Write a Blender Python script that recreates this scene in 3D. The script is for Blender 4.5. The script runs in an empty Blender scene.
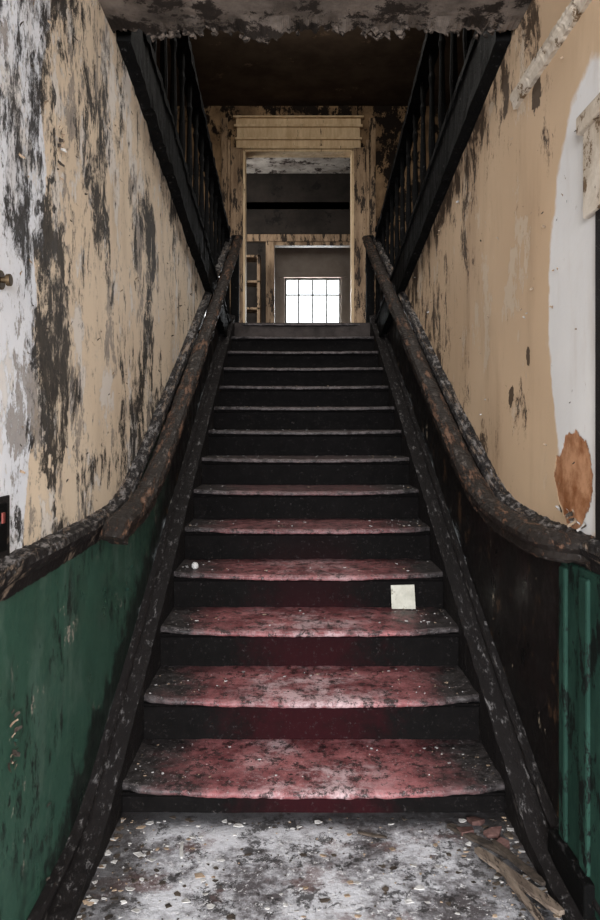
import bpy, math, random, bmesh
from mathutils import Vector, noise as mn
random.seed(7)
R=random.random
def U(a,b): return a+(b-a)*R()
scene=bpy.context.scene
HC=1.376; RIS=.172; RUN=.35; Y1=2.446; FZ=.07; TOP=14*RIS
XL=-.67; XR=.80
def nos(y): return RIS+RIS/RUN*(y-Y1)
def dado(y):
    a=1.06; b=1.376+.4914*(y-3.35); k=.05
    return (a+b+math.sqrt((a-b)**2+k*.25))/2-.012
def zb(y): return 2.48-.165*(y-5.0)

# ---------------------------------------------------------------- materials
SL=(-.456,0,0)   # rotates the stair slope onto the y axis
class M:
    def __init__(s,name):
        s.m=bpy.data.materials.new(name); s.m.use_nodes=True
        s.t=s.m.node_tree; s.n=s.t.nodes; s.b=s.n['Principled BSDF']
        s.P=s.n.new('ShaderNodeTexCoord').outputs['Object']
        s.sep=None
    def link(s,a,b): s.t.links.new(a,b)
    def setin(s,sock,v):
        if isinstance(v,bpy.types.NodeSocket): s.link(v,sock)
        elif isinstance(v,(tuple,list)) and len(v)==3 and len(sock.default_value)==4: sock.default_value=(*v,1)
        else: sock.default_value=v
    def ax(s,i):
        if not s.sep:
            s.sep=s.n.new('ShaderNodeSeparateXYZ'); s.link(s.P,s.sep.inputs[0])
        return s.sep.outputs[i]
    def nz(s):
        g=s.n.new('ShaderNodeNewGeometry'); q=s.n.new('ShaderNodeSeparateXYZ'); s.link(g.outputs['Normal'],q.inputs[0]); return q.outputs[2]
    def vec(s,sc=(1,1,1),off=(0,0,0),rot=None):
        src=s.P
        if rot:
            r=s.n.new('ShaderNodeMapping'); s.link(src,r.inputs[0]); r.inputs['Rotation'].default_value=rot; src=r.outputs[0]
        n=s.n.new('ShaderNodeMapping'); s.link(src,n.inputs[0])
        n.inputs['Scale'].default_value=sc; n.inputs['Location'].default_value=off
        return n.outputs[0]
    def noise(s,scale,detail=8,rough=.6,sc=(1,1,1),off=(0,0,0),dist=0,rot=None):
        n=s.n.new('ShaderNodeTexNoise'); s.link(s.vec(sc,off,rot),n.inputs['Vector'])
        n.inputs['Scale'].default_value=scale; n.inputs['Detail'].default_value=detail
        n.inputs['Roughness'].default_value=rough; n.inputs['Distortion'].default_value=dist
        return n.outputs['Fac']
    def math(s,op,a,b=0.0,clamp=False):
        n=s.n.new('ShaderNodeMath'); n.operation=op; n.use_clamp=clamp
        s.setin(n.inputs[0],a); s.setin(n.inputs[1],b); return n.outputs[0]
    def step(s,v,a,b):
        n=s.n.new('ShaderNodeMapRange'); n.interpolation_type='SMOOTHSTEP'
        s.setin(n.inputs['Value'],v)
        lo,hi,t0,t1=(a,b,0,1) if a<b else (b,a,1,0)
        n.inputs['From Min'].default_value=lo; n.inputs['From Max'].default_value=hi
        n.inputs['To Min'].default_value=t0; n.inputs['To Max'].default_value=t1
        return n.outputs['Result']
    def mix(s,f,a,b):
        n=s.n.new('ShaderNodeMix'); n.data_type='RGBA'
        s.setin(n.inputs['Factor'],f); s.setin(n.inputs[6],a); s.setin(n.inputs[7],b)
        return n.outputs[2]
    def mul(s,*a):
        r=a[0]
        for b in a[1:]: r=s.math('MULTIPLY',r,b)
        return r
    def mx(s,a,b): return s.math('MAXIMUM',a,b)
    def jag(s,v,scale,amp,detail=8,rough=.7,sc=(1,1,1),off=(0,0,0)):
        return s.math('ADD',v,s.math('MULTIPLY',s.math('SUBTRACT',s.noise(scale,detail,rough,sc,off),.5),amp))
    def blob(s,cy,cz,ry,rz,jag=.5,ns=9):
        dy=s.math('DIVIDE',s.math('SUBTRACT',s.ax(1),cy),ry)
        dz=s.math('DIVIDE',s.math('SUBTRACT',s.ax(2),cz),rz)
        d=s.math('SQRT',s.math('ADD',s.mul(dy,dy),s.mul(dz,dz)))
        nn=s.math('MULTIPLY',s.math('SUBTRACT',s.noise(ns,6,.6),.5),jag*2)
        return s.step(s.math('ADD',d,nn),1.03,.97)
    def bump(s,h,strength=.5,dist=.01):
        n=s.n.new('ShaderNodeBump'); n.inputs['Strength'].default_value=strength
        n.inputs['Distance'].default_value=dist; s.setin(n.inputs['Height'],h)
        s.link(n.outputs[0],s.b.inputs['Normal'])
    def out(s,col,rough=.7,spec=.3):
        s.setin(s.b.inputs['Base Color'],col); s.setin(s.b.inputs['Roughness'],rough)
        s.b.inputs['Specular IOR Level'].default_value=spec
        return s.m

def mould(m,amt,base,gain,off,dist=.45,scale=5.5):
    f=m.noise(scale,15,.80,(1,1.15,.6),off,dist)
    thr=m.math('SUBTRACT',f,m.math('SUBTRACT',base,m.math('MULTIPLY',amt,gain)))
    a=m.step(thr,0,.03)
    f2=m.noise(38,10,.75,(1,1,.6),off)
    halo=m.mul(m.step(thr,-.06,0),m.step(f2,.49,.56))
    return a,halo

def mat_wall_left():
    m=M('peeling_plaster_left')
    cream=m.mix(m.noise(1.6,5,.5),(.60,.475,.345),(.79,.68,.54))
    edge=m.jag(m.ax(1),4,.35,8,.6,(1,1,.6))
    edge=m.math('SUBTRACT',edge,m.math('MULTIPLY',m.math('SUBTRACT',m.ax(2),1.4),.09))
    white=m.step(edge,1.86,1.85)
    col=m.mix(white,cream,m.mix(m.noise(5,6,.6),(.60,.63,.70),(.86,.89,.94)))
    st=m.step(m.noise(3,6,.6,(1,1.3,.35),(3,0,0)),.5,.75)
    col=m.mix(m.math('MULTIPLY',st,.5),col,(.40,.31,.22))
    pf=m.step(m.noise(5,12,.72,(1,1,.6),(0,7,0)),.555,.57)
    col=m.mix(m.math('MULTIPLY',pf,.75),col,(.68,.65,.62))
    gp=m.step(m.noise(3.6,13,.76,(1,1.1,.6),(0,27,5)),.575,.59)
    col=m.mix(m.math('MULTIPLY',gp,.8),col,m.mix(m.noise(30,6,.7),(.15,.13,.12),(.36,.32,.285)))
    cl=m.step(m.noise(2.2,4,.55,(1,1,.8),(2,1,0)),.38,.60)
    zl=m.step(m.ax(2),.95,2.0)
    amt=m.mx(cl,m.math('MULTIPLY',zl,.45))
    a,h0=mould(m,amt,.655,.155,(0,0,0))
    a2,h2=mould(m,amt,.64,.10,(4,6,1),.3,11)
    b1=m.mul(m.blob(2.02,1.62,.13,.42,.9,12),m.step(m.noise(14,12,.8,(1,1,.5)),.45,.52))
    b2=m.mul(m.blob(1.80,2.30,.20,.40,.9,9),m.step(m.noise(12,12,.8,(1,1,.5),(0,5,5)),.50,.56))
    a=m.mx(m.mx(a,a2),m.mx(b1,b2))
    col=m.mix(m.math('MULTIPLY',m.mx(h0,h2),.75),col,(.09,.08,.073))
    col=m.mix(m.math('MULTIPLY',a,.95),col,m.mix(m.noise(45,6,.7),(.006,.006,.006),(.045,.04,.037)))
    h=m.math('ADD',m.math('MULTIPLY',m.mx(a,gp),-.8),m.math('ADD',m.math('MULTIPLY',pf,-.5),m.math('MULTIPLY',m.noise(40,6,.6),.25)))
    m.bump(h,.7,.008)
    return m.out(col,.72,.2)

def mat_wall_right():
    m=M('peeling_plaster_right')
    cream=m.mix(m.noise(1.4,5,.5),(.50,.345,.22),(.69,.53,.37))
    wp=m.blob(1.94,1.72,.37,.66,.18,4)
    col=m.mix(wp,cream,m.mix(m.noise(3,5,.6),(.68,.68,.69),(.82,.82,.82)))
    st=m.step(m.noise(3,6,.6,(1,1.3,.35),(3,5,0)),.48,.75)
    col=m.mix(m.math('MULTIPLY',st,.45),col,(.34,.225,.14))
    pf=m.step(m.noise(4.2,12,.72,(1,1,.6),(0,17,0)),.58,.595)
    pf=m.mul(pf,m.step(m.ax(1),2.2,2.6))
    col=m.mix(m.math('MULTIPLY',pf,.6),col,(.64,.55,.44))
    l=m.math('ADD',m.ax(2),m.math('MULTIPLY',m.math('SUBTRACT',m.ax(1),5.0),.165))
    near=m.step(l,1.85,2.40)
    cap=m.step(m.math('SUBTRACT',m.ax(2),m.math('MULTIPLY',m.math('SUBTRACT',m.ax(1),3.35),.49)),1.75,1.35)
    low=m.step(m.ax(1),3.0,4.4)
    cl=m.step(m.noise(1.7,4,.55,(1,1,.8),(5,4,0)),.42,.66)
    amt=m.mx(m.mx(m.math('MULTIPLY',near,1.1),m.math('MULTIPLY',cl,.75)),m.mx(low,m.math('MULTIPLY',cap,.7)))
    amt=m.mul(amt,m.step(m.ax(1),2.15,2.5))
    a,h0=mould(m,amt,.655,.155,(0,3,0))
    for (cy,cz,ry,rz) in ((2.42,2.50,.045,.07),(2.72,1.50,.035,.035),(2.52,1.63,.02,.035)):
        a=m.mx(a,m.blob(cy,cz,ry,rz,.9,25))
    col=m.mix(m.math('MULTIPLY',h0,.7),col,(.20,.12,.075))
    col=m.mix(m.math('MULTIPLY',a,.9),col,(.04,.025,.017))
    br=m.blob(2.10,1.235,.14,.125,.6,8)
    col=m.mix(br,col,m.mix(m.step(m.noise(9,8,.7),.35,.65),(.24,.09,.035),(.55,.30,.17)))
    h=m.math('ADD',m.math('MULTIPLY',m.mx(a,br),-.8),m.math('ADD',m.math('MULTIPLY',pf,-.4),m.math('MULTIPLY',m.noise(40,6,.6),.2)))
    m.bump(h,.6,.008)
    return m.out(col,.7,.2)

def mat_green(name,dark0,dark1):
    m=M(name)
    g=m.mix(m.noise(2.2,6,.6,(1,1,.7)),(.022,.062,.044),(.044,.108,.078))
    sc=m.step(m.noise(5,13,.80,(1,1,.4)),.52,.60)
    g=m.mix(m.math('MULTIPLY',sc,.45),g,(.085,.14,.115))
    scr=m.step(m.noise(7,15,.85,(1,1,.45),(0,4,0)),.545,.56)
    reg=m.step(m.noise(2.6,4,.6,(1,1,.8),(6,2,4)),.44,.56)
    scr=m.mul(scr,reg)
    g=m.mix(m.math('MULTIPLY',scr,.92),g,(.010,.012,.011))
    fl=m.mul(m.step(m.noise(8,13,.80,(1,1,.7),(0,9,2)),.615,.62),reg)
    g=m.mix(fl,g,(.36,.32,.27))
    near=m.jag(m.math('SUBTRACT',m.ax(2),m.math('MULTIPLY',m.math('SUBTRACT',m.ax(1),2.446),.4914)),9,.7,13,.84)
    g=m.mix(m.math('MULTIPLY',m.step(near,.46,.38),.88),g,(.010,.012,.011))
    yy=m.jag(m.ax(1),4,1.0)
    d=m.step(yy,dark0,dark1)  # blends from green to near black along y
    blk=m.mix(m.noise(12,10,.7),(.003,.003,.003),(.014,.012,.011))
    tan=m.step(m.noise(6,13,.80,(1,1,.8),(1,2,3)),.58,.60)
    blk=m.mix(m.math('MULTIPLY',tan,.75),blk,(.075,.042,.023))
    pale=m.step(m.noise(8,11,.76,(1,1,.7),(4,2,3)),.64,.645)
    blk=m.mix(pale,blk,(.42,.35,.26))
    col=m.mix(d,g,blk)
    m.bump(m.math('ADD',m.math('MULTIPLY',fl,-1),m.math('ADD',m.math('MULTIPLY',scr,-.6),m.math('MULTIPLY',m.noise(9,8,.6),.6))),.5,.008)
    return m.out(col,m.step(m.noise(6,6,.6),.0,1.0),.15)

def mat_blackwood(name,worn=(.20,.13,.09),amt=.60,base=(.008,.007,.007),rough=.65,dust_highlight=.6,spec=.12,dc=(.26,.25,.25),dth=.25,dcov=.53,rot=SL):
    m=M(name)
    c=m.mix(m.noise(14,8,.7,(1,.4,1),rot=rot),base,tuple(v*2.2 for v in base))
    w=m.step(m.noise(20,14,.80,(1.6,.22,1.3),rot=rot),amt,amt+.04)
    c=m.mix(m.math('MULTIPLY',w,.85),c,worn)
    g=m.step(m.noise(60,8,.75,(1,.4,1),rot=rot),.60,.66)
    c=m.mix(m.math('MULTIPLY',g,.4),c,(.17,.16,.16))
    up=m.mul(m.step(m.nz(),dth,.95),m.step(m.noise(34,14,.80,(1.3,.4,1.3),rot=rot),dcov,dcov+.08))
    c=m.mix(m.math('MULTIPLY',up,dust_highlight),c,dc)  # grey dust on upward faces, also painting in the edge highlights
    m.bump(m.math('ADD',m.noise(45,10,.75,(2,.3,2),rot=rot),m.math('MULTIPLY',w,-.6)),.9,.006)
    return m.out(c,rough,spec)

def mat_tread(nose=False):
    m=M('worn_stair_nosing' if nose else 'worn_red_stair_paint')
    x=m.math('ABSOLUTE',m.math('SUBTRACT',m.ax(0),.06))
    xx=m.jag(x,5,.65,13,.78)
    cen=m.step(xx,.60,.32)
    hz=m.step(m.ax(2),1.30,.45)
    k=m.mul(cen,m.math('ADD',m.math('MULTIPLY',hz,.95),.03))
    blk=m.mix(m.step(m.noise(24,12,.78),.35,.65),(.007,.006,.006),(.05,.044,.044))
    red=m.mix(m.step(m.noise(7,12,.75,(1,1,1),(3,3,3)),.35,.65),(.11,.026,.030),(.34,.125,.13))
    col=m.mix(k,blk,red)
    pk_sheen=m.mul(m.step(m.noise(5,14,.80,(.8,1,1),(8,1,0)),.47,.59),m.step(xx,.34,.10),m.step(m.ax(2),1.0,.3))
    col=m.mix(m.math('MULTIPLY',pk_sheen,.72),col,(.58,.44,.455))  # pale worn pink; centre sheen on the low treads painted into the colour
    if nose: col=m.mix(m.mul(m.step(m.noise(40,8,.75,(.4,1,1)),.42,.6),.2),col,(.26,.22,.225))
    sp=m.step(m.noise(22,15,.85),.515,.55)
    col=m.mix(m.math('MULTIPLY',sp,.9),col,(.010,.008,.008))
    ws=m.step(m.noise(85,8,.8,(1,1,1),(0,2,1)),.58,.62)
    ws=m.mul(ws,m.math('ADD',m.math('MULTIPLY',m.step(m.ax(2),1.6,.5),.7),.3))
    col=m.mix(m.math('MULTIPLY',ws,.6),col,(.46,.42,.42))
    m.bump(m.math('ADD',m.noise(30,12,.75),m.math('MULTIPLY',ws,.6)),.7,.004)
    return m.out(col,m.math('ADD',m.math('MULTIPLY',m.noise(12,6,.6),.45),.25),.3)
def mat_riser():
    m=M('riser_paint_shaded')
    x=m.math('ABSOLUTE',m.math('SUBTRACT',m.ax(0),.06))
    xx=m.jag(x,5,.9,12,.75)
    k=m.mul(m.step(xx,.40,.05),m.step(m.ax(2),.95,.2))
    col=m.mix(k,m.mix(m.noise(14,8,.7),(.002,.002,.002),(.008,.007,.007)),(.020,.0045,.006))  # dark maroon-black paint, darkened further for shade under overhead light
    ws=m.step(m.noise(60,9,.82),.585,.64)
    col=m.mix(m.math('MULTIPLY',ws,.35),col,(.11,.095,.095))
    m.bump(m.noise(25,10,.7),.3,.003)
    return m.out(col,.85,.05)
def mat_floor():
    m=M('dusty_debris_floor')
    a=m.noise(4,15,.80); b=m.noise(11,13,.80,(1,1,1),(4,4,0))
    col=m.mix(m.step(a,.40,.56),(.09,.08,.085),(.62,.625,.67))
    col=m.mix(m.math('MULTIPLY',m.step(b,.53,.56),.88),col,(.02,.018,.018))
    col=m.mix(m.math('MULTIPLY',m.step(m.noise(4,10,.75,(1,1,1),(9,0,0)),.53,.60),.6),col,(.15,.085,.08))
    col=m.mix(m.step(m.noise(50,10,.8),.575,.60),col,(.78,.78,.80))
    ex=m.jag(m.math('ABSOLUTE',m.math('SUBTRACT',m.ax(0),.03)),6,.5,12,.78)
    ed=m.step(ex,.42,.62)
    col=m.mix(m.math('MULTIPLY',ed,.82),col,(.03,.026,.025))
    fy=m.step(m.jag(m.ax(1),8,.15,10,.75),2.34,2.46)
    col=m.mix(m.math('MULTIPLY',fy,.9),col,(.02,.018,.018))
    m.bump(m.math('ADD',a,m.noise(60,8,.7)),.8,.008)
    return m.out(col,.6,.3)
def mat_simple(name,c1,c2,scale=6,rough=.75,c3=None,thr=.6,bs=.4,sc=(1,1,1),spec=.2):
    m=M(name)
    col=m.mix(m.step(m.noise(scale,10,.68,sc),.3,.7),c1,c2)
    if c3:
        col=m.mix(m.step(m.noise(scale*1.3,13,.78,sc,(5,3,1)),thr,thr+.03),col,c3)
    m.bump(m.noise(scale*5,8,.65,sc),bs,.006)
    return m.out(col,rough,spec)

WL=mat_wall_left(); WR=mat_wall_right()
GL=mat_green('green_dado_paint',3.0,4.0); GR=mat_green('black_dado_paint',1.5,1.8)
BW=mat_blackwood('black_worn_wood',(.20,.15,.115),.54,dust_highlight=.65,dc=(.28,.26,.25),dth=.1,dcov=.50)
BR=mat_blackwood('brown_black_handrail',(.14,.075,.047),.53,(.008,.006,.005),.6,.45,.2,(.23,.20,.18),.4,.54)
BB=mat_blackwood('black_stringer_wood',(.10,.09,.085),.58,dust_highlight=.65,dcov=.55)
BK=mat_blackwood('black_baluster_wood',(.04,.03,.023),.64,(.003,.003,.003),.75,.12,.05)
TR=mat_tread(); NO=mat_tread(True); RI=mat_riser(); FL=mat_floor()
CE=mat_simple('crumbling_ceiling_plaster',(.055,.045,.038),(.21,.175,.15),4,.9,(.02,.015,.012),.51,.9)
CEE=mat_simple('broken_plaster_edge',(.024,.018,.014),(.12,.095,.078),22,.95,(.012,.009,.007),.50,.9)
UW=mat_simple('dark_upper_wall',(.045,.031,.021),(.13,.088,.057),2.2,.85,(.016,.012,.010),.55,spec=.05)  # dark brown mottled wall tone for the upper storey
UC=mat_simple('dark_upper_ceiling',(.05,.036,.027),(.09,.066,.049),3,.85,(.15,.105,.075),.60,spec=.05)  # dark brown ceiling tone with lighter brown patches
BWALL=mat_simple('scorched_back_wall',(.09,.056,.034),(.36,.24,.14),3.5,.8,(.015,.011,.009),.50,.5,(1,1,.6),.1)
CAS=mat_simple('aged_ochre_casing',(.54,.38,.225),(.76,.60,.40),9,.6,(.10,.06,.035),.60,.4,(1.5,1.5,.3))
CASD=mat_simple('dark_worn_casing',(.18,.115,.07),(.44,.31,.20),9,.6,(.03,.02,.014),.52,.4,(1.5,1.5,.3))
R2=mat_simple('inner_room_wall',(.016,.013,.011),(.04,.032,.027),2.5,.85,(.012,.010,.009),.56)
R2C=mat_simple('inner_room_ceiling',(.28,.24,.21),(.62,.57,.52),4,.85,(.05,.035,.03),.53)
R3=mat_simple('beige_far_wall',(.34,.275,.22),(.46,.385,.32),3,.85)
WFR=mat_simple('grey_window_frame',(.05,.046,.042),(.10,.095,.09),9,.6)
UF=mat_simple('grimy_upper_floor',(.02,.017,.016),(.06,.05,.047),5,.8,spec=.08)
GP=mat_simple('green_gloss_wood',(.012,.034,.026),(.022,.058,.044),8,.75,(.007,.010,.009),.53,.3,(1,1,.5),.08)
WT=mat_simple('chipped_white_trim',(.42,.35,.27),(.70,.64,.56),8,.6,(.14,.09,.05),.55,.5)
PAPER=mat_simple('pale_paper',(.40,.39,.33),(.56,.55,.48),14,.8,(.22,.2,.16),.58)
CHW=mat_simple('plaster_chip',(.30,.29,.28),(.58,.57,.56),30,.9)
CHD=mat_simple('dark_chip',(.02,.017,.015),(.09,.07,.055),30,.9)
CHB=mat_simple('tan_chip',(.22,.16,.11),(.38,.29,.21),30,.9)
LATH=mat_simple('splintered_lath',(.10,.075,.06),(.27,.215,.17),14,.85,(.04,.03,.025),.53,.5,(3,.5,3))
BRS=M('tarnished_brass'); BRS.b.inputs['Metallic'].default_value=.9; BRS=BRS.out((.10,.07,.04),.5)
REDP=mat_simple('red_plastic',(.14,.035,.028),(.22,.05,.04),8,.6)
HW=mat_simple('hall_wall_plaster',(.66,.58,.47),(.78,.72,.62),3,.8)

# ---------------------------------------------------------------- geometry helpers
def mesh(name,v,f,mats,parent=None,smooth=False,mi=None):
    me=bpy.data.meshes.new(name); me.from_pydata(v,[],f); me.update()
    o=bpy.data.objects.new(name,me); scene.collection.objects.link(o)
    for m in (mats if isinstance(mats,list) else [mats]): me.materials.append(m)
    if mi: me.polygons.foreach_set('material_index',mi)
    if smooth: me.polygons.foreach_set('use_smooth',[True]*len(me.polygons))
    bm=bmesh.new(); bm.from_mesh(me); bmesh.ops.recalc_face_normals(bm,faces=bm.faces); bm.to_mesh(me); bm.free()
    if parent: o.parent=parent
    return o
def empty(name):
    o=bpy.data.objects.new(name,None); scene.collection.objects.link(o); return o
class B:
    def __init__(s): s.v=[];s.f=[];s.mi=[]
    def box(s,x0,x1,y0,y1,z0,z1,mi=0):
        n=len(s.v)
        s.v+=[(x,y,z) for x in(x0,x1) for y in(y0,y1) for z in(z0,z1)]
        for q in((0,1,3,2),(4,6,7,5),(0,4,5,1),(2,3,7,6),(0,2,6,4),(1,5,7,3)):
            s.f.append(tuple(n+i for i in q)); s.mi.append(mi)
    def add(s,v,f,mi=0):
        n=len(s.v); s.v+=v; s.f+=[tuple(n+i for i in q) for q in f]; s.mi+=[mi]*len(f)
    def obj(s,name,mats,parent=None,smooth=False,bevel=0):
        o=mesh(name,s.v,s.f,mats,parent,smooth,s.mi)
        if bevel:
            b=o.modifiers.new('bev','BEVEL'); b.width=bevel; b.segments=2; b.limit_method='ANGLE'
        return o
def box(name,x0,x1,y0,y1,z0,z1,mat,parent=None,bevel=0):
    b=B(); b.box(x0,x1,y0,y1,z0,z1); return b.obj(name,mat,parent,False,bevel)
def sweep(prof,path,jit=.0,js=14,closed=True):
    v=[];f=[];n=len(prof)
    for i,p in enumerate(path):
        a=Vector(path[max(i-1,0)]); c=Vector(path[min(i+1,len(path)-1)]); T=(c-a).normalized()
        S=T.cross(Vector((0,0,1))).normalized()
        N=S.cross(T).normalized()
        P=Vector(p)
        for (u,w) in prof:
            q=P+S*u+N*w
            if jit: 
                d=.6*mn.noise(q*js)+.5*mn.noise(q*js*3)+.7*mn.noise(q*js*7)
                d=min(d,.25)
                q=q+(S*u+N*w).normalized()*d*jit
            v.append(tuple(q))
    for i in range(len(path)-1):
        for k in range(n):
            k2=(k+1)%n
            f.append((i*n+k,i*n+k2,(i+1)*n+k2,(i+1)*n+k))
    f.append(tuple(range(n))); f.append(tuple(range((len(path)-1)*n,len(path)*n))[::-1])
    return v,f
def gridwall(name,x,ys,lo,hi,nz,mat,thick,jit=0):
    v=[];f=[]
    ny=len(ys)
    for s in (0,1):
        for y in ys:
            a,b=lo(y),hi(y)
            for j in range(nz+1):
                z=a+(b-a)*j/nz
                dx=0
                if s==0 and jit: dx=jit*mn.noise(Vector((y*2.3,z*2.3,x*5)))
                v.append((x+dx+s*thick,y,z))
    W=nz+1; off=ny*W
    for s in (0,1):
        for i in range(ny-1):
            for j in range(nz):
                a=s*off+i*W+j
                f.append((a,a+1,a+W+1,a+W))
    for i in range(ny-1):
        for j in (0,nz):
            a=i*W+j; f.append((a,a+W,a+W+off,a+off))
    for i in (0,ny-1):
        for j in range(nz):
            a=i*W+j; f.append((a,a+1,a+1+off,a+off))
    return mesh(name,v,f,mat)
def fr(a,b,st):
    n=max(2,int(round((b-a)/st))+1); return [a+(b-a)*i/(n-1) for i in range(n)]

YW=1.15
# ---------------------------------------------------------------- side walls
gridwall('wall_left',XL,fr(YW,5.75,.05),dado,lambda y:max(zb(y)+.02,dado(y)+.01),30,WL,-.05,.006)
gridwall('wall_right',XR,fr(YW,5.75,.05),dado,lambda y:max(zb(y)+.02,dado(y)+.01),30,WR,.05,.006)
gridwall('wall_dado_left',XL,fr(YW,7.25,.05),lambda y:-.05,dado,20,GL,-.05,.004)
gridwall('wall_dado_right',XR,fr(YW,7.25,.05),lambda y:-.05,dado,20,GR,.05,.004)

def cap(name,x,sgn,mat):
    prof=[(0,-.060),(.014,-.060),(.018,-.03),(.030,-.022),(.042,-.010),(.048,.006),(.040,.022),(.020,.030),(0,.034)]
    prof=[(u*sgn,w) for u,w in prof]
    path=[(x,y,dado(y)) for y in fr(YW,7.2,.012)]
    v,f=sweep(prof,path,.008,16)
    return mesh(name,v,f,mat)
cap('trim_dado_left',XL,1,BW); cap('trim_dado_right',XR,-1,BW)

def sz(y):
    a=.15; b=nos(y)+.095
    return (a+b+math.sqrt((a-b)**2+.006))/2
def stringer(name,x,sgn,th):
    o=empty(name)
    v=[];f=[];ys=fr(YW,7.1,.03)
    sec=lambda y:[(0,sz(y)),(.022,sz(y)-.002),(.030,sz(y)-.012),(.026,sz(y)-.026),(.016,sz(y)-.034),(.020,sz(y)-.05),(.048,sz(y)-.058),(th,sz(y)-.066),(th,sz(y)-.42)]
    n=9
    for y in ys:
        for (u,z) in sec(y):
            q=Vector((x+sgn*u,y,z)); d=.002*mn.noise(q*20)+.003*mn.noise(q*60)
            v.append((q.x+d,q.y,q.z+d))
    for i in range(len(ys)-1):
        for k in range(n-1):
            f.append((i*n+k,i*n+k+1,(i+1)*n+k+1,(i+1)*n+k))
    mesh('board',v,f,BB,o)
    return o
stringer('baseboard_left',XL,1,.078); stringer('baseboard_right',XR,-1,.088)

# ---------------------------------------------------------------- staircase
stair=empty('staircase')
for n in range(1,15):
    yn=Y1+(n-1)*RUN; zn=n*RIS
    x0,x1=-.615,.735
    depth=RUN+.05 if n<14 else .2
    prof=[(depth,0)]+[(depth*(1-i/8),0) for i in range(1,8)]+[(.022,0),(.010,-.002),(.003,-.007),(0,-.014),(.003,-.022),(.010,-.027),(.028,-.030),(.045,-.030)]
    NX=110; v=[];f=[];mi=[];m=len(prof)
    for i in range(NX+1):
        t=-1+2*i/NX; x=x0+(x1-x0)*i/NX
        bow=.045*abs(t)**5+.010*t*t
        for k,(dy,dz) in enumerate(prof):
            w=max(0,1-dy/.12)
            q=Vector((x,yn+dy+bow*w-.004,zn+dz))
            chip=.007*mn.noise(Vector((x*9,n*3.1,0)))+.006*mn.noise(Vector((x*31,n*7,0)))
            q.y+=chip*w; q.z+=-.010*(1-t*t)*(w)+.003*mn.noise(q*11)+.002*mn.noise(q*40)
            v.append(tuple(q))
    for i in range(NX):
        for k in range(m-1):
            f.append((i*m+k,i*m+k+1,(i+1)*m+k+1,(i+1)*m+k)); mi.append(2 if k>=12 else (1 if k>=8 else 0))
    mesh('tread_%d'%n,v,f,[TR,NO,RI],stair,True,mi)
    v=[];f=[]; zl=(n-1)*RIS-.02 if n>1 else FZ-.02
    for i in range(41):
        x=x0+(x1-x0)*i/40
        for j in range(5):
            z=zl+(zn-.026-zl)*j/4
            v.append((x,yn+.046+.004*mn.noise(Vector((x*4,z*6,n))),z))
    for i in range(40):
        for j in range(4):
            a=i*5+j; f.append((a,a+5,a+6,a+1))
    mesh('riser_%d'%n,v,f,RI,stair)
    v,f=sweep([(0,0),(.016,0),(.012,-.008),(.004,-.016),(0,-.02)],[(x,yn+.046,zn-.028) for x in fr(x0,x1,.1)])
    mesh('scotia_%d'%n,v,f,RI,stair)

# ---------------------------------------------------------------- handrails
def railz(y):
    a=1.045; b=3.24-.4914*(7.17-y); return (a+b+math.sqrt((a-b)**2+.02))/2
RP=[(-.034,-.030),(-.026,-.040),(.026,-.040),(.034,-.030),(.028,-.014),(.042,.002),(.042,.016),(.032,.030),(.014,.038),(-.014,.038),(-.032,.030),(-.042,.016),(-.042,.002),(-.028,-.014)]
def rail(name,x,ys,curl,side):
    o=empty(name)
    path=[(x,y,railz(y)) for y in fr(ys,7.2,.012)]
    pre=[]
    if curl=='L':
        for i in range(12,0,-1):
            a=i/12*1.25; pre.append((x-.01*(1-math.cos(a)),ys-.075*math.sin(a),railz(ys)-.06*(1-math.cos(a))))
    else:
        for i in range(14,0,-1):
            a=i/14*math.pi/2*.95; pre.append((x+side*.13*(1-math.cos(a)),ys-.13*math.sin(a),railz(ys)-.01*(1-math.cos(a))))
    path=pre+path
    v,f=sweep(RP,path,.009,16)
    mesh('rail',v,f,BR,o)
    b=B()
    wx=XL if side<0 else XR
    for y in (2.75,3.75,4.8,5.9,6.8):
        z=railz(y)-.055
        xa,xb=sorted((wx,x)); b.box(xa,xb,y-.012,y+.012,z-.012,z+.01); b.box(x-.012,x+.012,y-.015,y+.015,z,z+.03)
    b.obj('brackets',BK,o,False,.003)
    return o
rail('handrail',-.565,2.36,'L',-1)
rail('handrail',.695,2.10,'R',1)
for x in (-.60,.73):
    b=B(); b.box(x-.04,x+.04,7.16,7.24,TOP-.25,3.22); b.box(x-.05,x+.05,7.15,7.25,3.22,3.26); b.box(x-.035,x+.035,7.165,7.235,3.26,3.29)
    b.obj('newel_post',BK,None,False,.006)

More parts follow.
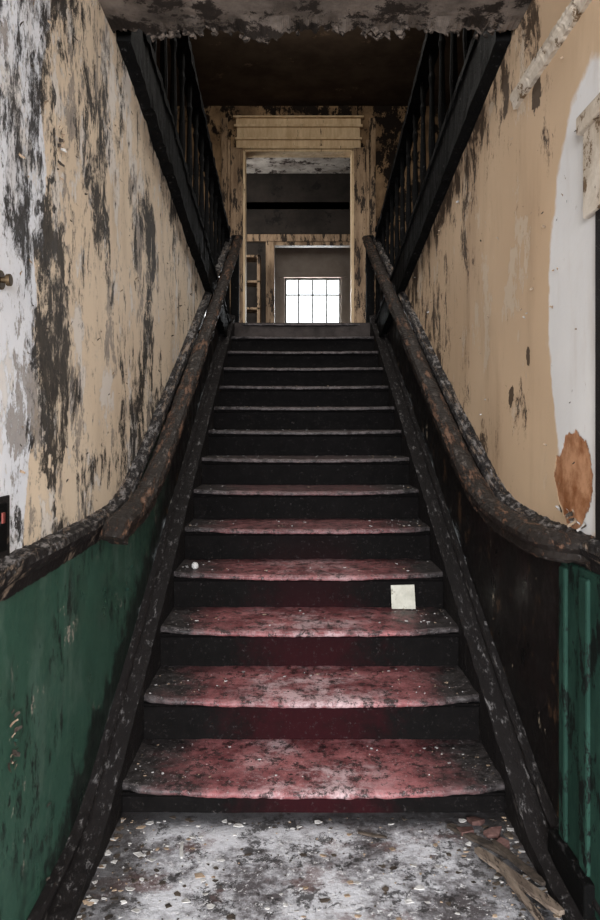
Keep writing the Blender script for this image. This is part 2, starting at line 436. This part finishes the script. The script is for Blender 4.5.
# ---------------------------------------------------------------- sloping balustrades
def balustrade(x,s):
    o=empty('balustrade')
    ya,yb=2.72,7.0
    def slab(z0,z1,x0,x1,nm,mt,y0=ya,y1=yb):
        v=[];f=[];ys=fr(y0,y1,.04)
        for y in ys:
            for (xx,zz) in ((x0,z0),(x1,z0),(x1,z1),(x0,z1)):
                q=Vector((xx,y,zb(y)+zz)); d=.005*mn.noise(q*9)+.008*mn.noise(q*25)
                v.append((xx+d,y,q.z+d))
        for i in range(len(ys)-1):
            for k in range(4):
                f.append((i*4+k,i*4+(k+1)%4,(i+1)*4+(k+1)%4,(i+1)*4+k))
        f.append((0,1,2,3)); e=(len(ys)-1)*4; f.append((e+3,e+2,e+1,e))
        mesh(nm,v,f,mt,o)
    slab(0,.20,x-s*.045,x+s*.06,'string_board',BK)
    slab(-.03,.02,x-s*.055,x-s*.0,'string_bead',BK,ya,6.6)
    slab(.20,.235,x-s*.055,x+s*.07,'base_rail',BK)
    slab(1.05,1.10,x-s*.04,x+s*.055,'top_rail',BK)
    y=ya+.12; cx=x+s*.008
    prof=[(0,.017),(.08,.017),(.10,.024),(.12,.015),(.25,.022),(.42,.017),(.60,.013),(.66,.021),(.69,.014),(.74,.018),(.84,.018)]
    bb=B()
    while y<yb-.05:
        z0=zb(y)+.23; v=[];f=[]
        for (h,r) in prof:
            for k in range(8):
                a=k*math.pi/4+math.pi/8; v.append((cx+r*math.cos(a),y+r*math.sin(a),z0+h*.83/.84))
        for i in range(len(prof)-1):
            for k in range(8): f.append((i*8+k,i*8+(k+1)%8,(i+1)*8+(k+1)%8,(i+1)*8+k))
        bb.add(v,f); y+=.30
    bb.obj('balusters',BK,o)
    p=B(); zz=zb(6.98)
    p.box(cx-.04,cx+.04,6.96,7.04,zz,zz+1.13); p.box(cx-.05,cx+.05,6.95,7.05,zz+1.13,zz+1.17)
    p.obj('end_post',BK,o,False,.005)
balustrade(XL,-1); balustrade(XR,1)
for nm,xa,xb in (('upper_flight',-1.89,XL-.06),('upper_flight',XR+.06,2.04)):
    b=B()
    v=[];ys=[2.7,7.02]
    for y in ys:
        for zz in (.06,.14):
            v+= [(xa,y,zb(y)+zz),(xb,y,zb(y)+zz)]
    b.add(v,[(0,1,5,4),(2,6,7,3),(0,4,6,2),(1,3,7,5),(0,2,3,1),(4,5,7,6)])
    y=6.9
    while y>3.0:
        b.box(xa,xb,y-.3,y,zb(y)+.1,zb(y-.3)+.16); y-=.3
    b.obj(nm,UF)

# ---------------------------------------------------------------- upper storey shell
YB=8.3; ZC=5.06
box('floor_upper',-1.95,2.1,7.02,12.4,TOP-.15,TOP,UF)
box('wall_upper_left',-2.0,-1.9,1.0,YB+.1,1.9,ZC,UW)
box('wall_upper_right',2.05,2.15,1.0,YB+.1,1.9,ZC,UW)
box('ceiling_upper',-2.0,2.15,1.0,YB+.1,ZC,ZC+.1,UC)
box('wall_upper_front',-2.0,2.15,.95,1.05,2.96,ZC,UW)
DX0,DX1,DZ=-.60,.655,4.56
b=B(); b.box(-1.9,DX0-.0,YB,YB+.14,TOP,ZC); b.box(DX1,2.05,YB,YB+.14,TOP,ZC); b.box(DX0,DX1,YB,YB+.14,DZ,ZC)
b.obj('wall_back',BWALL)
d=empty('door_1')
b=B()
for sx,x in ((-1,DX0),(1,DX1)):
    xa,xb=sorted((x,x+sx*.14)); b.box(xa,xb,YB-.03,YB,TOP,DZ+.02)
    xa,xb=sorted((x+sx*.14,x+sx*.175)); b.box(xa,xb,YB-.05,YB,TOP,DZ+.10)
    xa,xb=sorted((x+sx*.0,x+sx*.03)); b.box(xa,xb,YB-.045,YB,TOP,DZ)
    xa,xb=sorted((x+sx*.175,x+sx*.25)); b.box(xa,xb,YB-.02,YB,TOP,DZ+.36)
b.obj('side_casings',CASD,d,False,.006)
b=B()
b.box(DX0-.08,DX1+.08,YB-.03,YB,DZ,DZ+.10); b.box(DX0-.0,DX1,YB-.045,YB,DZ,DZ+.03)
b.box(DX0-.09,DX1+.09,YB-.055,YB,DZ+.10,DZ+.125)
b.box(DX0-.07,DX1+.07,YB-.04,YB,DZ+.125,DZ+.24); b.box(DX0-.10,DX1+.10,YB-.065,YB,DZ+.24,DZ+.27)
b.box(DX0-.08,DX1+.08,YB-.045,YB,DZ+.27,DZ+.34); b.box(DX0-.11,DX1+.11,YB-.08,YB,DZ+.34,DZ+.36)
b.obj('head_casing',CAS,d,False,.005)
b=B()
b.box(DX0-.02,DX0+.025,YB-.02,YB+.17,TOP,DZ); b.box(DX1-.025,DX1+.02,YB-.02,YB+.17,TOP,DZ); b.box(DX0,DX1,YB-.02,YB+.17,DZ-.025,DZ+.02)
b.obj('jamb',CAS,d,False,.004)

YM=10.2
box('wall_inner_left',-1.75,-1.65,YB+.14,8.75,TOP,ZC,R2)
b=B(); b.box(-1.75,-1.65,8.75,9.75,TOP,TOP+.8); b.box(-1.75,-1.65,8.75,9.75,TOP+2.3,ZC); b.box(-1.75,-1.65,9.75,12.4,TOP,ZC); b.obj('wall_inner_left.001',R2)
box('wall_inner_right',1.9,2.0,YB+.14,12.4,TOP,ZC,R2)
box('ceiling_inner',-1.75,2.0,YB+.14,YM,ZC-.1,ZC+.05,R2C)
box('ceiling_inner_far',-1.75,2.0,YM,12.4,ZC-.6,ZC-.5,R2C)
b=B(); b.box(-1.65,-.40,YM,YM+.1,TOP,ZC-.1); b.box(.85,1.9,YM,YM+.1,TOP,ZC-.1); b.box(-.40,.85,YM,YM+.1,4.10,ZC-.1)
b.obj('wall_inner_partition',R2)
b=B(); b.box(-.72,.95,YM-.05,YM,4.0,4.10); b.box(-.42,-.30,YM-.04,YM+.12,TOP,4.0); b.box(.80,.92,YM-.04,YM+.12,TOP,4.0)
b.box(-.40,.85,YM-.02,YM+.11,3.95,4.1)
b.obj('trim_inner_opening',CASD,None,False,.006)
b=B()
for x in (-.72,-.50): b.box(x-.02,x+.02,9.75,10.05,TOP,3.72)
for z in (2.6,3.0,3.36,3.70): b.box(-.74,-.48,9.75,10.05,z-.015,z+.015)
b.obj('shelf_unit',CASD,None,False,.003)
YF=12.2; wx0,wx1,wz0,wz1=-.19,.75,3.02,3.92
b=B(); b.box(-1.65,wx0,YF,YF+.15,TOP,ZC-.6); b.box(wx1,1.9,YF,YF+.15,TOP,ZC-.6); b.box(wx0,wx1,YF,YF+.15,TOP,wz0); b.box(wx0,wx1,YF,YF+.15,wz1,ZC-.6)
b.obj('wall_far',R3)
w=empty('window_1')
b=B(); t=.03
b.box(wx0,wx0+t,YF+.04,YF+.10,wz0,wz1); b.box(wx1-t,wx1,YF+.04,YF+.10,wz0,wz1); b.box(wx0,wx1,YF+.04,YF+.10,wz0,wz0+t); b.box(wx0,wx1,YF+.04,YF+.10,wz1-t,wz1)
for i in (1,2,3):
    x=wx0+(wx1-wx0)*i/4; b.box(x-.011,x+.011,YF+.05,YF+.09,wz0,wz1)
b.box(wx0,wx1,YF+.05,YF+.09,3.63,3.65)
b.obj('sash',WFR,w)
b=B(); b.box(wx0-.08,wx0,YF-.025,YF,wz0-.05,wz1+.08); b.box(wx1,wx1+.08,YF-.025,YF,wz0-.05,wz1+.08); b.box(wx0-.1,wx1+.1,YF-.04,YF,wz1,wz1+.09); b.box(wx0-.12,wx1+.12,YF-.07,YF,wz0-.05,wz0)
b.obj('casing',R3,w,False,.004)

# ---------------------------------------------------------------- lower hall shell
box('floor',-2.6,2.6,-3.0,2.52,FZ-.12,FZ,FL)
def edge(x): return 2.66+.04*mn.noise(Vector((x*3.1,0,1)))+.035*mn.noise(Vector((x*11,2,1)))+.035*mn.noise(Vector((x*38,2,5)))
v=[];f=[];NX=900;xs=[-2.6+5.2*i/NX for i in range(NX+1)]
rows=[-3.0,1.0,2.0,2.3,2.45]
for x in xs:
    for r in rows: v.append((x,r,2.83+.004*mn.noise(Vector((x*5,r*5,0)))))
    e=edge(x); dr=max(0,mn.noise(Vector((x*5,8,0))))*.05
    v.append((x,min(e-.06,2.56),2.83-dr*.2+.008*mn.noise(Vector((x*12,8,0)))))
    v.append((x,e,2.83-dr+.012*mn.noise(Vector((x*20,8,0)))+.014*mn.noise(Vector((x*60,8,3)))))
    v.append((x,e+.008,2.845-dr+.008*mn.noise(Vector((x*40,1,9)))))
    v.append((x,e-.012+.02*mn.noise(Vector((x*25,3,9))),2.87)); v.append((x,e-.04,2.95)); v.append((x,-3.0,2.95))
K=len(rows)+6
for i in range(NX):
    for k in range(K-1): f.append((i*K+k,i*K+k+1,(i+1)*K+k+1,(i+1)*K+k))
mi=[ (1 if (k>=len(rows)+1) else 0) for i in range(NX) for k in range(K-1)]
mesh('ceiling',v,f,[CE,CEE],None,False,mi)
b=B()
for i in range(70):
    x=U(XL+.03,XR-.03); s=U(.003,.014); y=edge(x)-.008+U(-.01,.008); z=2.83-U(-.005,.02)
    pts=[(x+s*math.cos(a)*U(.4,1.8),y+U(-.006,.006)+s*.4*math.sin(a),z+s*1.0*math.sin(a)*U(.5,2.0)) for a in [k*math.pi/3 for k in range(6)]]
    b.add(pts+[(p[0]+.003,p[1]+.01,p[2]) for p in pts],[(0,1,2,3,4,5),(6,7,8,9,10,11)]+[(k,(k+1)%6,6+(k+1)%6,6+k) for k in range(6)],0)
b.obj('plaster_fragments',[CEE])
box('floor_joist',XL+.01,XR-.01,2.45,2.55,2.955,3.08,UW)
b=B(); b.box(-2.6,XL-.1,YW-.0,YW+.1,0,2.82); b.obj('wall_hall_left',HW)
b=B(); b.box(XR+.1,2.6,YW-.0,YW+.1,0,2.82); b.obj('wall_hall_right',HW)
box('wall_hall_side_left',-2.7,-2.6,-3.0,YW,0,2.84,HW)
box('wall_hall_side_right',2.6,2.7,-3.0,YW,0,2.84,HW)
b=B(); b.box(-2.7,-1.7,-3.1,-3.0,0,2.84); b.box(1.7,2.7,-3.1,-3.0,0,2.84); b.box(-1.7,1.7,-3.1,-3.0,2.7,2.84); b.obj('wall_front',HW)

c=empty('door_casing')
b=B(); b.box(XR-.012,XR,1.78,1.925,1.06,1.98); b.obj('jamb_board',BB,c,False,.003)
b=B(); b.box(XR-.02,XR,1.76,1.99,1.95,2.20); b.box(XR-.035,XR,1.74,2.0,2.18,2.23); b.obj('head_board',WT,c,False,.006)
p=empty('green_pilaster')
b=B(); b.box(XR-.022,XR,1.86,2.15,FZ,1.0)
b.box(XR-.032,XR,2.09,2.14,FZ+.12,.98); b.box(XR-.032,XR,1.93,1.99,FZ+.12,.98)
b.obj('panel',GP,p,False,.008)
box('plinth',XR-.05,XR,1.9,2.18,FZ,FZ+.12,BK,p,.006)
v,f=sweep([(0,-.03),(-.014,-.03),(-.018,-.005),(-.026,.004),(-.026,.020),(-.012,.026),(0,.028)],[(XR,y,2.565) for y in fr(YW,2.64,.01)],.005,12)
mesh('trim_picture_rail',v,f,WT)

h=empty('wall_hook')
b=B()
def cyl(b,c,r,l,n=16):
    v=[]
    for e in (0,1):
        for k in range(n):
            a=2*math.pi*k/n
            v.append((c[0]+e*l,c[1]+r*math.cos(a),c[2]+r*math.sin(a)))
    f=[tuple(range(n))[::-1],tuple(range(n,2*n))]+[(k,(k+1)%n,n+(k+1)%n,n+k) for k in range(n)]
    b.add(v,f)
cyl(b,(XL,1.65,1.715),.022,.006); cyl(b,(XL,1.65,1.715),.007,.018); cyl(b,(XL+.016,1.65,1.715),.014,.010)
b.obj('rosette_and_knob',BRS,h,False,.002)
h=empty('switch_box')
box('body',XL-.002,XL+.008,1.58,1.675,1.10,1.21,BK,h,.003)
box('red_toggle',XL+.006,XL+.012,1.64,1.655,1.165,1.19,REDP,h,.002)
box('back_plate',XL-.001,XL+.004,1.56,1.70,1.08,1.225,BW,h,.002)

# ---------------------------------------------------------------- debris
def flake(b,c,s,mi,thick=.002,tilt=.3):
    n=random.choice((4,5,6)); a0=U(0,6.28)
    tx,ty=U(-tilt,tilt),U(-tilt,tilt)
    top=[];
    for k in range(n):
        a=a0+2*math.pi*k/n; r=s*U(.5,1.2)
        x=r*math.cos(a); y=r*math.sin(a)*U(.5,1); top.append((c[0]+x,c[1]+y,c[2]+thick+max(0,tx*x+ty*y)))
    bot=[(p[0],p[1],p[2]-thick) for p in top]
    b.add(top+bot,[tuple(range(n)),tuple(range(n,2*n))[::-1]]+[(k,n+k,n+(k+1)%n,(k+1)%n) for k in range(n)],mi)
b=B()
for i in range(850):
    x=U(-.58,.70)
    if R()<.5: x=random.choice((-1,1))*abs(random.gauss(.6,.09))+.05; x=min(max(x,-.58),.70)
    y=U(1.6,2.46); flake(b,(x,y,FZ),random.choice((.002,.003,.004,.005,.008,.012,.016))*U(.7,1.2),random.choice((0,0,1,1,1,2)))
for n in range(1,12):
    z=n*RIS
    for i in range(int(110-6*n)):
        x=U(-.57,.69)
        if R()<.45: x=random.choice((-1,1))*abs(random.gauss(.54,.08))+.06; x=min(max(x,-.57),.69)
        y=Y1+(n-1)*RUN+U(.06,.36); flake(b,(x,y,z-.001),random.choice((.002,.002,.003,.005,.008))*U(.7,1.2),random.choice((0,0,1,1,2)))
b.obj('plaster_debris',[CHW,CHD,CHB])
def wflake(b,x,sg,y,z,s,mi):
    N=4; v=[]
    ang=U(0,6.28); curl=U(.4,1.2)
    for i in range(N+1):
        t=i/N; off=s*curl*t*t*.7
        for w in (-.5,.5):
            a=t*s*U(.9,1.1); bb=w*s*U(.5,.9)*(1-.4*t)
            v.append((x+sg*(.002+off),y+a*math.cos(ang)-bb*math.sin(ang),z+a*math.sin(ang)+bb*math.cos(ang)))
    b.add(v,[(2*i,2*i+1,2*i+3,2*i+2) for i in range(N)],mi)
b=B()
for i in range(190):
    y=1.75+3.2*R()**1.4; z=U(dado(y)+.05,min(zb(y)-.05,2.78)); wflake(b,XL+.003,1,y,z,U(.004,.014),random.choice((1,1,2,2)))
for (cy,cz,k) in ((1.95,.30,5),(2.9,.75,6)):
    for i in range(k): wflake(b,XL+.003,1,cy+random.gauss(0,.03),cz+random.gauss(0,.05),U(.006,.02),random.choice((2,3)))
for i in range(18): wflake(b,XL+.003,1,1.71+random.gauss(0,.014),.64+random.gauss(0,.04),U(.008,.022),random.choice((2,2,3,1)))
for i in range(12): wflake(b,XL+.003,1,2.06+random.gauss(0,.015),2.15+random.gauss(0,.04),U(.01,.024),random.choice((0,1,2)))
b.obj('paint_flakes',[CHW,CHB,CHD,GP])
b=B()
for i in range(80):
    y=2.05+2.9*R()**1.4; z=U(dado(y)+.05,min(zb(y)-.05,2.5)); wflake(b,XR-.003,-1,y,z,U(.004,.015),random.choice((0,1,1,2)))
for i in range(20): wflake(b,XR-.003,-1,2.09+random.gauss(0,.06),1.12+random.gauss(0,.015),U(.01,.025),random.choice((0,1,2)))
b.obj('paint_flakes',[CHW,CHB,CHD])
def plank(name,p,q,w,t,mat):
    p=Vector(p);q=Vector(q);T=(q-p).normalized();S=T.cross(Vector((0,0,1))).normalized();N=S.cross(T)
    v=[];f=[];n=10
    for i in range(n+1):
        c=p.lerp(q,i/n); ww=w*(1 if 0<i<n else .55)
        j=.004*mn.noise(c*30)
        for (a,bb) in ((-ww,0),(ww,0),(ww,t),(-ww,t)): v.append(tuple(c+S*(a+j)+N*bb))
    for i in range(n):
        for k in range(4): f.append((i*4+k,i*4+(k+1)%4,(i+1)*4+(k+1)%4,(i+1)*4+k))
    f+=[(0,1,2,3),(n*4+3,n*4+2,n*4+1,n*4)]
    return mesh(name,v,f,mat)
plank('broken_lath',(.56,2.26,FZ+.002),(.70,1.92,FZ+.03),.016,.012,LATH)
plank('broken_lath',(.62,2.30,FZ+.004),(.70,2.06,FZ+.02),.012,.01,CHD)
plank('broken_lath',(.60,2.14,FZ+.016),(.66,1.80,FZ+.02),.009,.01,LATH)
plank('broken_lath',(.50,2.40,FZ+.002),(.66,2.22,FZ+.002),.014,.01,CHD)
plank('broken_lath',(.20,2.36,FZ+.002),(.29,2.33,FZ+.002),.005,.006,CHD)
plank('broken_lath',(-.36,2.30,FZ+.002),(-.35,2.22,FZ+.002),.005,.006,CHW)
b=B()
for (x,y) in ((.60,2.42),(.63,2.35),(.55,2.36),(.65,2.28)): flake(b,(x,y,FZ),.035,0,.012,.4)
b.obj('brick_fragments',[mat_simple('brick_rubble',(.06,.03,.027),(.15,.085,.075),20,.9)])
y4=Y1+3*RUN+.03
v=[(.458,y4-.030,3*RIS+.004),(.572,y4-.033,3*RIS+.004),(.572,y4+.008,3*RIS+.112),(.459,y4+.008,3*RIS+.109)]
o=mesh('paper_card',v+[(a,c-.003,d_) for a,c,d_ in v],[(0,1,2,3),(7,6,5,4),(0,4,5,1),(1,5,6,2),(2,6,7,3),(3,7,4,0)],PAPER)
bm=bmesh.new(); bmesh.ops.create_icosphere(bm,subdivisions=3,radius=.018)
for q in bm.verts: q.co*=1+.08*mn.noise(q.co*60)
me=bpy.data.meshes.new('crumpled_paper_ball'); bm.to_mesh(me); bm.free(); me.materials.append(CHW)
o=bpy.data.objects.new('crumpled_paper_ball',me); scene.collection.objects.link(o); o.location=(-.50,Y1+3*RUN+.12,4*RIS+.016)

# ---------------------------------------------------------------- light
w=bpy.data.worlds.new('overcast'); scene.world=w; w.use_nodes=True
w.node_tree.nodes['Background'].inputs[0].default_value=(.93,.97,1,1); w.node_tree.nodes['Background'].inputs[1].default_value=2.0
def area(name,loc,tgt,sx,sy,e,col=(1,1,1)):
    l=bpy.data.lights.new(name,'AREA'); l.shape='RECTANGLE'; l.size=sx; l.size_y=sy; l.energy=e; l.color=col
    o=bpy.data.objects.new(name,l); scene.collection.objects.link(o); o.location=loc
    o.rotation_euler=(Vector(tgt)-Vector(loc)).to_track_quat('-Z','Y').to_euler(); return o
area('entrance_daylight',(0,-3.3,1.9),(0,2.5,1.1),3.2,1.8,700,(.98,.98,1))
area('stairwell_fill',(.1,4.4,5.0),(.1,4.0,0),1.8,2.0,95,(1,.95,.88))  # added fill lamp under the closed upper ceiling, lights treads from above
area('landing_fill',(.1,6.2,4.98),(.1,8.3,3.7),1.6,.5,18,(1,.91,.78))  # added fill lamp, aimed to brighten the door casing
area('far_window_daylight',(.28,12.6,3.5),(.2,7,2.4),.9,.9,70,(.95,.98,1))
area('side_opening_fill',(-2.1,9.25,4.0),(0,9.3,4.0),1,1.4,40,(1,.97,.92))  # added lamp outside an unseen side opening, brightens the inner room

cam=bpy.data.cameras.new('camera'); co=bpy.data.objects.new('camera',cam); scene.collection.objects.link(co)
co.location=(0,0,HC); co.rotation_euler=(math.pi/2,0,0)
cam.sensor_fit='AUTO'; cam.sensor_width=36; cam.lens=730/920*36
cam.shift_x=4/920; cam.shift_y=-30/920; cam.clip_start=.05
scene.camera=co
scene.view_settings.view_transform='Standard'
